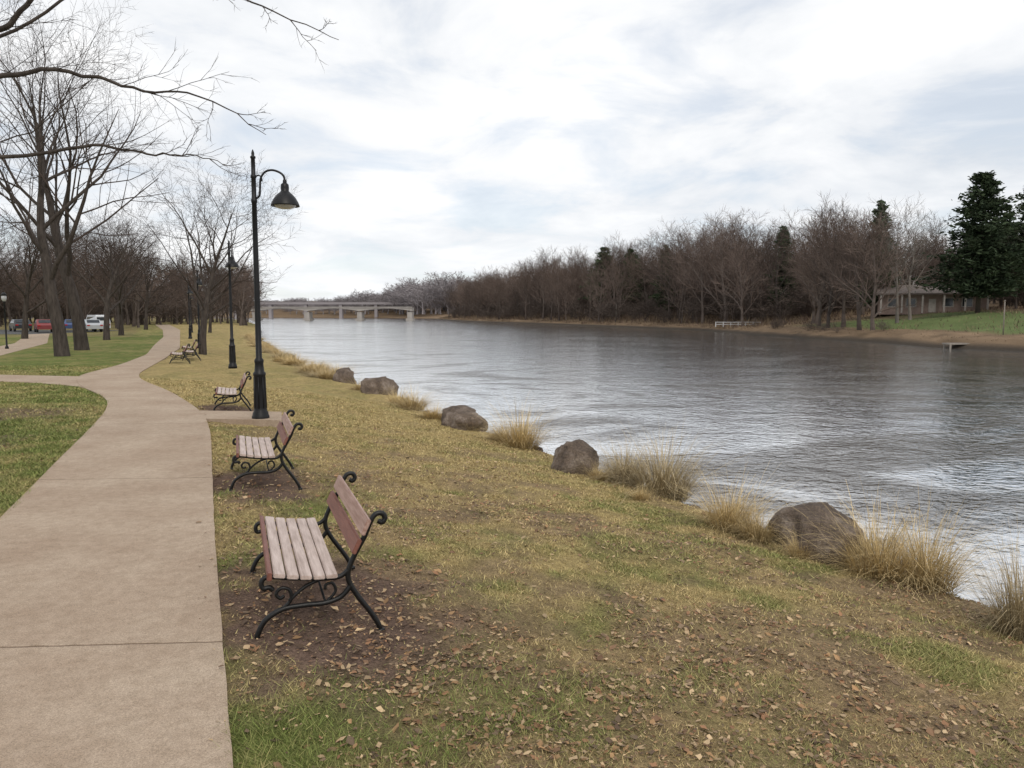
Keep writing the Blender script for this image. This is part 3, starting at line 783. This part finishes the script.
r=np.random.default_rng(12); n=70000
y=70*(560/70)**r.random(n); E=1.5+40*r.random(n)**1.3
x=far_s(y)+E; k=(y>134)|(E>26)|((r.random(n)<.16)); x=x[k];y=y[k];E=E[k]; n=len(x); z=height(x,y)
h=(.25+1.1*r.random(n)**2)*(.3+fbm(x*.12,y*.12,81,3)*1.6)*np.where(E<6,.4,1.0)*np.where(y<134,.35,1); w=.03+.06*r.random(n)*(y/150); a=r.random(n)*6.28
V=np.empty((n,3,3)); V[:,0]=np.stack([x-np.cos(a)*w,y-np.sin(a)*w,z-.1],1); V[:,1]=np.stack([x+np.cos(a)*w,y+np.sin(a)*w,z-.1],1); V[:,2]=np.stack([x+(r.random(n)-.5)*h*2,y+(r.random(n)-.5)*h*2,z+h],1)
c=np.array([(.14,.095,.075),(.19,.14,.09),(.10,.07,.055),(.25,.19,.12)])[r.integers(0,4,n)]*(.7+.6*r.random(n))[:,None]
me=np_mesh("undergrowth",V.reshape(-1,3),np.arange(3*n).reshape(-1,3),[attr_mat("brush",.9)],np.repeat(c,3,0))
setp(link("undergrowth",me),"brown brush and dead grass along the far riverbank","undergrowth",kind="stuff")

def conifer_mesh(seed,H,R,base=.12,irr=.3,nb_=250,pw=.6):
    rg=random.Random(seed); T=MB(); C=MB()
    add_tube(T,[(0,0,-.3),(0,0,H*.5),(0,0,H*.97)],[.28,.17,.03],8)
    for i in range(nb_):
        zf=base+(1-base)*min(.985,rg.random()**1.1); z=zf*H
        env=((1-(zf-base)/(1-base))**pw)*(.65+.35*min(1,(zf-base)/.12))
        a=rg.uniform(0,6.28); 
        lob=1+.22*math.sin(a*2+seed+zf*7)+.15*math.sin(a*3+zf*15)
        L=R*env*lob*rg.uniform(1-irr,1.12)+.3
        d=Vector((math.cos(a),math.sin(a),rg.uniform(-.12,.45))).normalized()
        tip=Vector((0,0,z))+d*L+Vector((0,0,-.10*L))
        add_tube(T,[(0,0,z),tip],[.04,.01],3,caps=False)
        m_=int(12+L*13)
        for j in range(m_):
            t=(j+.5)/m_; t=.12+.88*t
            q=Vector((0,0,z)).lerp(tip,t)+Vector((rg.gauss(0,.38),rg.gauss(0,.38),rg.gauss(0,.22)))*(.4+L*.18)
            s=rg.uniform(.16,.38); e1=(d*.8+Vector((rg.gauss(0,.6),rg.gauss(0,.6),rg.gauss(0,.4)))).normalized(); e2=e1.cross(Vector((rg.gauss(0,1),rg.gauss(0,1),rg.gauss(0,1)))).normalized()
            C.add([q-e1*s,q+e2*s*.4,q+e1*s*1.2,q-e2*s*.4],[(0,1,2,3)])
    return T.mesh("ctrunk",[M_fbark]),C.mesh("ccrown",[M_pine],smooth=False)
CM=[conifer_mesh(1,18,5.6,.13,.5,290,.6),conifer_mesh(2,18,2.8,.14,.35,200,.7),conifer_mesh(3,18,4.6,.24,.5,220,.55)]
def conifer(x,y,H,k,w=1.0,lab="dark green pine tree on the far riverbank"):
    root=link("pine_tree",None,loc=(x,y,H1(x,y))); link("trunk",CM[k][0],root); link("crown",CM[k][1],root)
    s=H/18; root.scale=(s*w,s*w,s); root.rotation_euler=(0,0,x); setp(root,lab,"tree","pine trees on the far riverbank")
conifer(.610*108,108,19.3,0,1.15,"broad dark green pine tree beside the house"); conifer(.672*112,112,18,2,1.1); conifer(.478*126,126,19,1,1.1)
conifer(.12*252,252,23,2,1.2); conifer(.155*244,244,21,2,1.0); conifer(.352*158,158,19,1,1.1); conifer(.64*130,130,17,2,1.0); conifer(.20*212,212,20,1,1.2)

# ------------------------------------------------------------------ house
hx,hy=67.5,124.0; hz=H1(hx,hy)
root=link("house",None,loc=(hx,hy,hz)); root.rotation_euler=(0,0,-.35)
link("wall",box_mesh("hw",[((15,8,3.2),(0,0,1.2),(0,0,0),0)],[M_wall],.02),root)
mb=MB(); mb.add([Vector(p) for p in [(-8.2,-5.2,2.72),(8.2,-5.2,2.72),(8.2,4.8,2.75),(-8.2,4.8,2.75),(-7.6,0,4.4),(7.6,0,4.4),(-8.2,-5.2,2.95),(8.2,-5.2,2.95)]],[(6,7,5,4),(0,1,7,6),(1,2,5,7),(2,3,4,5),(3,0,6,4),(3,2,1,0)])
link("roof",mb.mesh("hr",[M_roof],False),root)
wm=box_mesh("hwin",[((1.3,.08,1.2),(0,0,0),(0,0,0),0)],[M_carglass],.01)
fmw=box_mesh("hwf",[((1.55,.06,.12),(0,0,.68),(0,0,0),0),((1.55,.06,.12),(0,0,-.68),(0,0,0),0),((.12,.06,1.24),(-.715,0,0),(0,0,0),0),((.12,.06,1.24),(.715,0,0),(0,0,0),0)],[M_cream],0)
for wx in (-5.6,-3.0,2.2,4.8):
    w_=link("window",wm,root,(wx,-4.03,1.5)); link("frame",fmw,w_,(0,-.03,0))
link("door",box_mesh("hd",[((1.0,.1,2.1),(0,-4.04,1.0),(0,0,0),0)],[M_cream],.01),root)
link("porch",box_mesh("hp",[((.24,.24,2.85),(px,-4.9,1.27),(0,0,0),0) for px in (-7.4,-4.4,-1.5,1.5,4.4,7.4)],[M_cream],.01),root)
setp(root,"low brown house with porch posts half hidden among trees","house")
ry=148; rx=farx(ry)+4.5
bx=[((.12,.12,.95),(-4.5+i*1.5,0,.4),(0,0,0),0) for i in range(7)]+[((9,.08,.10),(0,-.12,zz),(0,0,0),0) for zz in (.4,.8)]
o=link("railing",box_mesh("rail",bx,[M_white],.01),loc=(rx,ry,H1(rx,ry)+.05)); o.rotation_euler=(0,0,.1); setp(o,"low white wooden railing on the far bank","railing")
o=link("jetty",box_mesh("jetty",[((3.2,1.2,.14),(0,0,.0),(0,0,0),0)]+[((.14,.14,1.0),(sx,sy,-.45),(0,0,0),0) for sx in (-1.4,1.4) for sy in (-.5,.5)],[M_post],.01),loc=(43.2,73,-.75)); setp(o,"small grey wooden jetty at the far bank","jetty")
for (px,py,hh) in [(.645*76,76,3.4),(farx(215)+6,215,5.0)]:
    mb=MB(); add_tube(mb,[(0,0,-.3),(0,0,hh)],[.06,.05],8); add_lathe(mb,[(.09,hh-.05),(.09,hh),(.02,hh+.08)],8)
    o=link("wooden_pole",mb.mesh("pole",[M_post]),loc=(px,py,H1(px,py))); setp(o,"thin wooden pole standing on the far bank","pole","poles on the far bank")

# ------------------------------------------------------------------ bridge
root=link("road_bridge",None,loc=(-59,455,0)); root.rotation_euler=(0,0,-.04)
SP=[-31.5*i for i in range(0,6)]
mb=MB(); prof=[]
for i in range(5):
    a_,b__=SP[i],SP[i+1]
    for k in range(11):
        t=k/10 if i==4 else k/11; xx=a_+(b__-a_)*t; prof.append((xx,4.2+1.6*math.sin(math.pi*t)**.75))
top=[(SP[-1],6.4),(SP[0],6.4)]
pf=prof+top
n_=len(pf); fr=[Vector((p[0],-4,p[1])) for p in pf]; bk=[Vector((p[0],4,p[1])) for p in pf]
fs=[tuple(range(n_)),tuple(range(2*n_-1,n_-1,-1))]+[(i,i+n_,(i+1)%n_+n_,(i+1)%n_) for i in range(n_)]
mb.add(fr+bk,fs); link("deck",mb.mesh("deck",[M_conc],False),root)
link("railing",box_mesh("brail",[((158,.4,.5),(-78.7,-4.3,6.6),(0,0,0),0)],[M_conc],.02),root)
pm=box_mesh("pier",[((2.8,7,6.0),(0,0,.8),(0,0,0),0),((4.2,9,2.0),(0,0,-1.0),(0,0,0),0)],[M_conc],.1)
for px in SP[0:5]: link("pier",pm,root,(px-(1.5 if px==0 else 0),0,0))
setp(root,"long pale concrete bridge with shallow arches across the river","bridge")
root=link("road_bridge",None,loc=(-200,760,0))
link("deck",box_mesh("deck2",[((190,8,2.2),(0,0,13.5),(0,0,0),0)],[M_hill],.05),root)  # shares the base colour with haze painted in
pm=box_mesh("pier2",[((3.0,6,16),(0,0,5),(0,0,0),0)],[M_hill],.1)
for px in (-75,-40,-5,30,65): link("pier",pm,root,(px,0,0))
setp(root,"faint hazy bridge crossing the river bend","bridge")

# ------------------------------------------------------------------ cars
def car(x,y,rz,colr,label,van=False):
    pm=simple_mat("car_paint",tuple(c*.9 for c in colr),colr,3,.3)
    root=link("parked_car",None,loc=(x,y,.03)); root.rotation_euler=(0,0,rz)
    if van: prof=[(-2.4,.35),(-2.45,1.0),(-2.4,1.85),(-2.2,1.98),(1.0,1.98),(1.7,1.3),(2.35,1.1),(2.45,.6),(2.4,.35)]; gl=[(-2.1,1.25),(-2.1,1.75),(1.0,1.75),(1.4,1.3)]
    else: prof=[(-2.15,.35),(-2.2,.8),(-2.0,.98),(-1.6,1.02),(-1.1,1.42),(.4,1.45),(1.1,1.0),(2.0,.85),(2.2,.6),(2.15,.35)]; gl=[(-1.45,1.02),(-1.05,1.36),(.36,1.38),(.95,1.02)]
    W=.88
    def ext(pf,w0):
        bm=bmesh.new(); a_=[bm.verts.new((p[0],-w0,p[1])) for p in pf]; b__=[bm.verts.new((p[0],w0,p[1])) for p in pf]
        bm.faces.new(a_); bm.faces.new(b__[::-1]); n_=len(pf)
        for i in range(n_): bm.faces.new((a_[i],b__[i],b__[(i+1)%n_],a_[(i+1)%n_]))
        bmesh.ops.recalc_face_normals(bm,faces=bm.faces)
        for v in bm.verts:
            if v.co.z>1.1: v.co.y*=.86
        me=bpy.data.meshes.new("c"); bm.to_mesh(me); bm.free(); return me
    me=ext(prof,W); me.materials.append(pm); link("body",me,root)
    me=ext(gl,W+.012); me.materials.append(M_carglass); link("window",me,root)
    rear=box_mesh("rw",[((.06,1.3,.42),(-1.42 if not van else -2.44,0,1.22 if not van else 1.5),(0,.7 if not van else 0,0),0),((.06,1.3,.42),(.82 if not van else 1.40,0,1.25 if not van else 1.65),(0,-.95 if not van else -.7,0),0)],[M_carglass],.01); link("windscreen",rear,root)
    mb=MB(); add_lathe(mb,[(.20,-.1),(.32,-.1),(.34,-.06),(.34,.06),(.32,.1),(.20,.1)],16); wm_=mb.mesh("w",[M_tyre])
    for sx in (-1.35,1.35):
        for sy in (-.82,.82):
            w_=link("wheel",wm_,root,(sx,sy,.32)); w_.rotation_euler=(math.pi/2,0,0)
    lm=box_mesh("tl",[((.05,.3,.14),(0,0,0),(0,0,0),0)],[simple_mat("tail",(.3,.01,.01),(.4,.02,.02),3,.3)],.01)
    for sy in (-.68,.68): link("tail_light",lm,root,(-2.21 if not van else -2.46,sy,.78))
    setp(root,label,"car","cars parked beside the park lawn")
car(-54.0,88,2.2,(.22,.05,.05),"red car parked beside the lawn"); car(-54.2,94,2.1,(.06,.09,.19),"blue car parked under bare trees")
car(-52.3,96,2.35,(.60,.61,.63),"white van parked under bare trees",True); car(-60,93,2.3,(.04,.04,.045),"dark car parked beside the lawn"); car(-49.8,90,2.3,(.4,.42,.44),"silver car parked under bare trees")

# ------------------------------------------------------------------ world, sun, camera
w=bpy.data.worlds.new("World"); scene.world=w; w.use_nodes=True; nt=w.node_tree
bg=nt.nodes["Background"]
sky=nt.nodes.new("ShaderNodeTexSky"); sky.sky_type='NISHITA'; sky.sun_disc=False; sky.sun_elevation=math.radians(45); sky.sun_rotation=math.radians(160)
tc=nt.nodes.new("ShaderNodeTexCoord"); sp=nt.nodes.new("ShaderNodeSeparateXYZ"); nt.links.new(tc.outputs["Generated"],sp.inputs[0])
def wm(op,a_,b_=None):
    q=nt.nodes.new("ShaderNodeMath"); q.operation=op
    for i,v in enumerate((a_,b_)):
        if v is None: continue
        if isinstance(v,(int,float)): q.inputs[i].default_value=v
        else: nt.links.new(v,q.inputs[i])
    return q.outputs[0]
zc=wm('ADD',wm('MAXIMUM',sp.outputs[2],0.0),.17)
cb=nt.nodes.new("ShaderNodeCombineXYZ"); nt.links.new(wm('DIVIDE',sp.outputs[0],zc),cb.inputs[0]); nt.links.new(wm('DIVIDE',sp.outputs[1],zc),cb.inputs[1])
na=noise_node(nt,.62,6,.5,cb.outputs[0],.3); nb=noise_node(nt,1.7,8,.58,cb.outputs[0],.4)
s=wm('ADD',wm('MULTIPLY',na.outputs[0],.55),wm('MULTIPLY',nb.outputs[0],.45))
cl=ramp(nt,s,[(.38,(.65,.69,.745)),(.45,(.77,.795,.83)),(.52,(.885,.895,.91)),(.59,(1.0,1.0,1.0))])
hz_=ramp(nt,sp.outputs[2],[(0.0,(1,1,1)),(.14,(0,0,0))])
cc=mixc(nt,cl.outputs[0],(.84,.87,.90),wm('MULTIPLY',hz_.outputs[0],.5))
sk=mixc(nt,sky.outputs[0],(.14,.14,.14),1.0,'MULTIPLY')
cov=ramp(nt,nb.outputs[0],[(.38,(.80,.80,.80)),(.5,(.985,.985,.985))])
fin=mixc(nt,sk,cc,cov.outputs[0])
nt.links.new(fin,bg.inputs[0]); bg.inputs[1].default_value=1.11
sl=bpy.data.lights.new("sun",'SUN'); sl.energy=1.5; sl.angle=math.radians(22); sl.color=(1,.93,.83)
so=link("sun",sl); el=math.radians(45); az=math.radians(160)
dv=Vector((math.sin(az)*math.cos(el),math.cos(az)*math.cos(el),math.sin(el)))
so.rotation_euler=dv.to_track_quat('Z','Y').to_euler()
cam=bpy.data.cameras.new("camera"); cam.sensor_width=36; cam.lens=760/1024*36; cam.clip_end=12000; cam.clip_start=.05
co=link("camera",cam); co.location=(0,0,2.0); co.rotation_euler=(math.radians(90-5.19),0,0); scene.camera=co
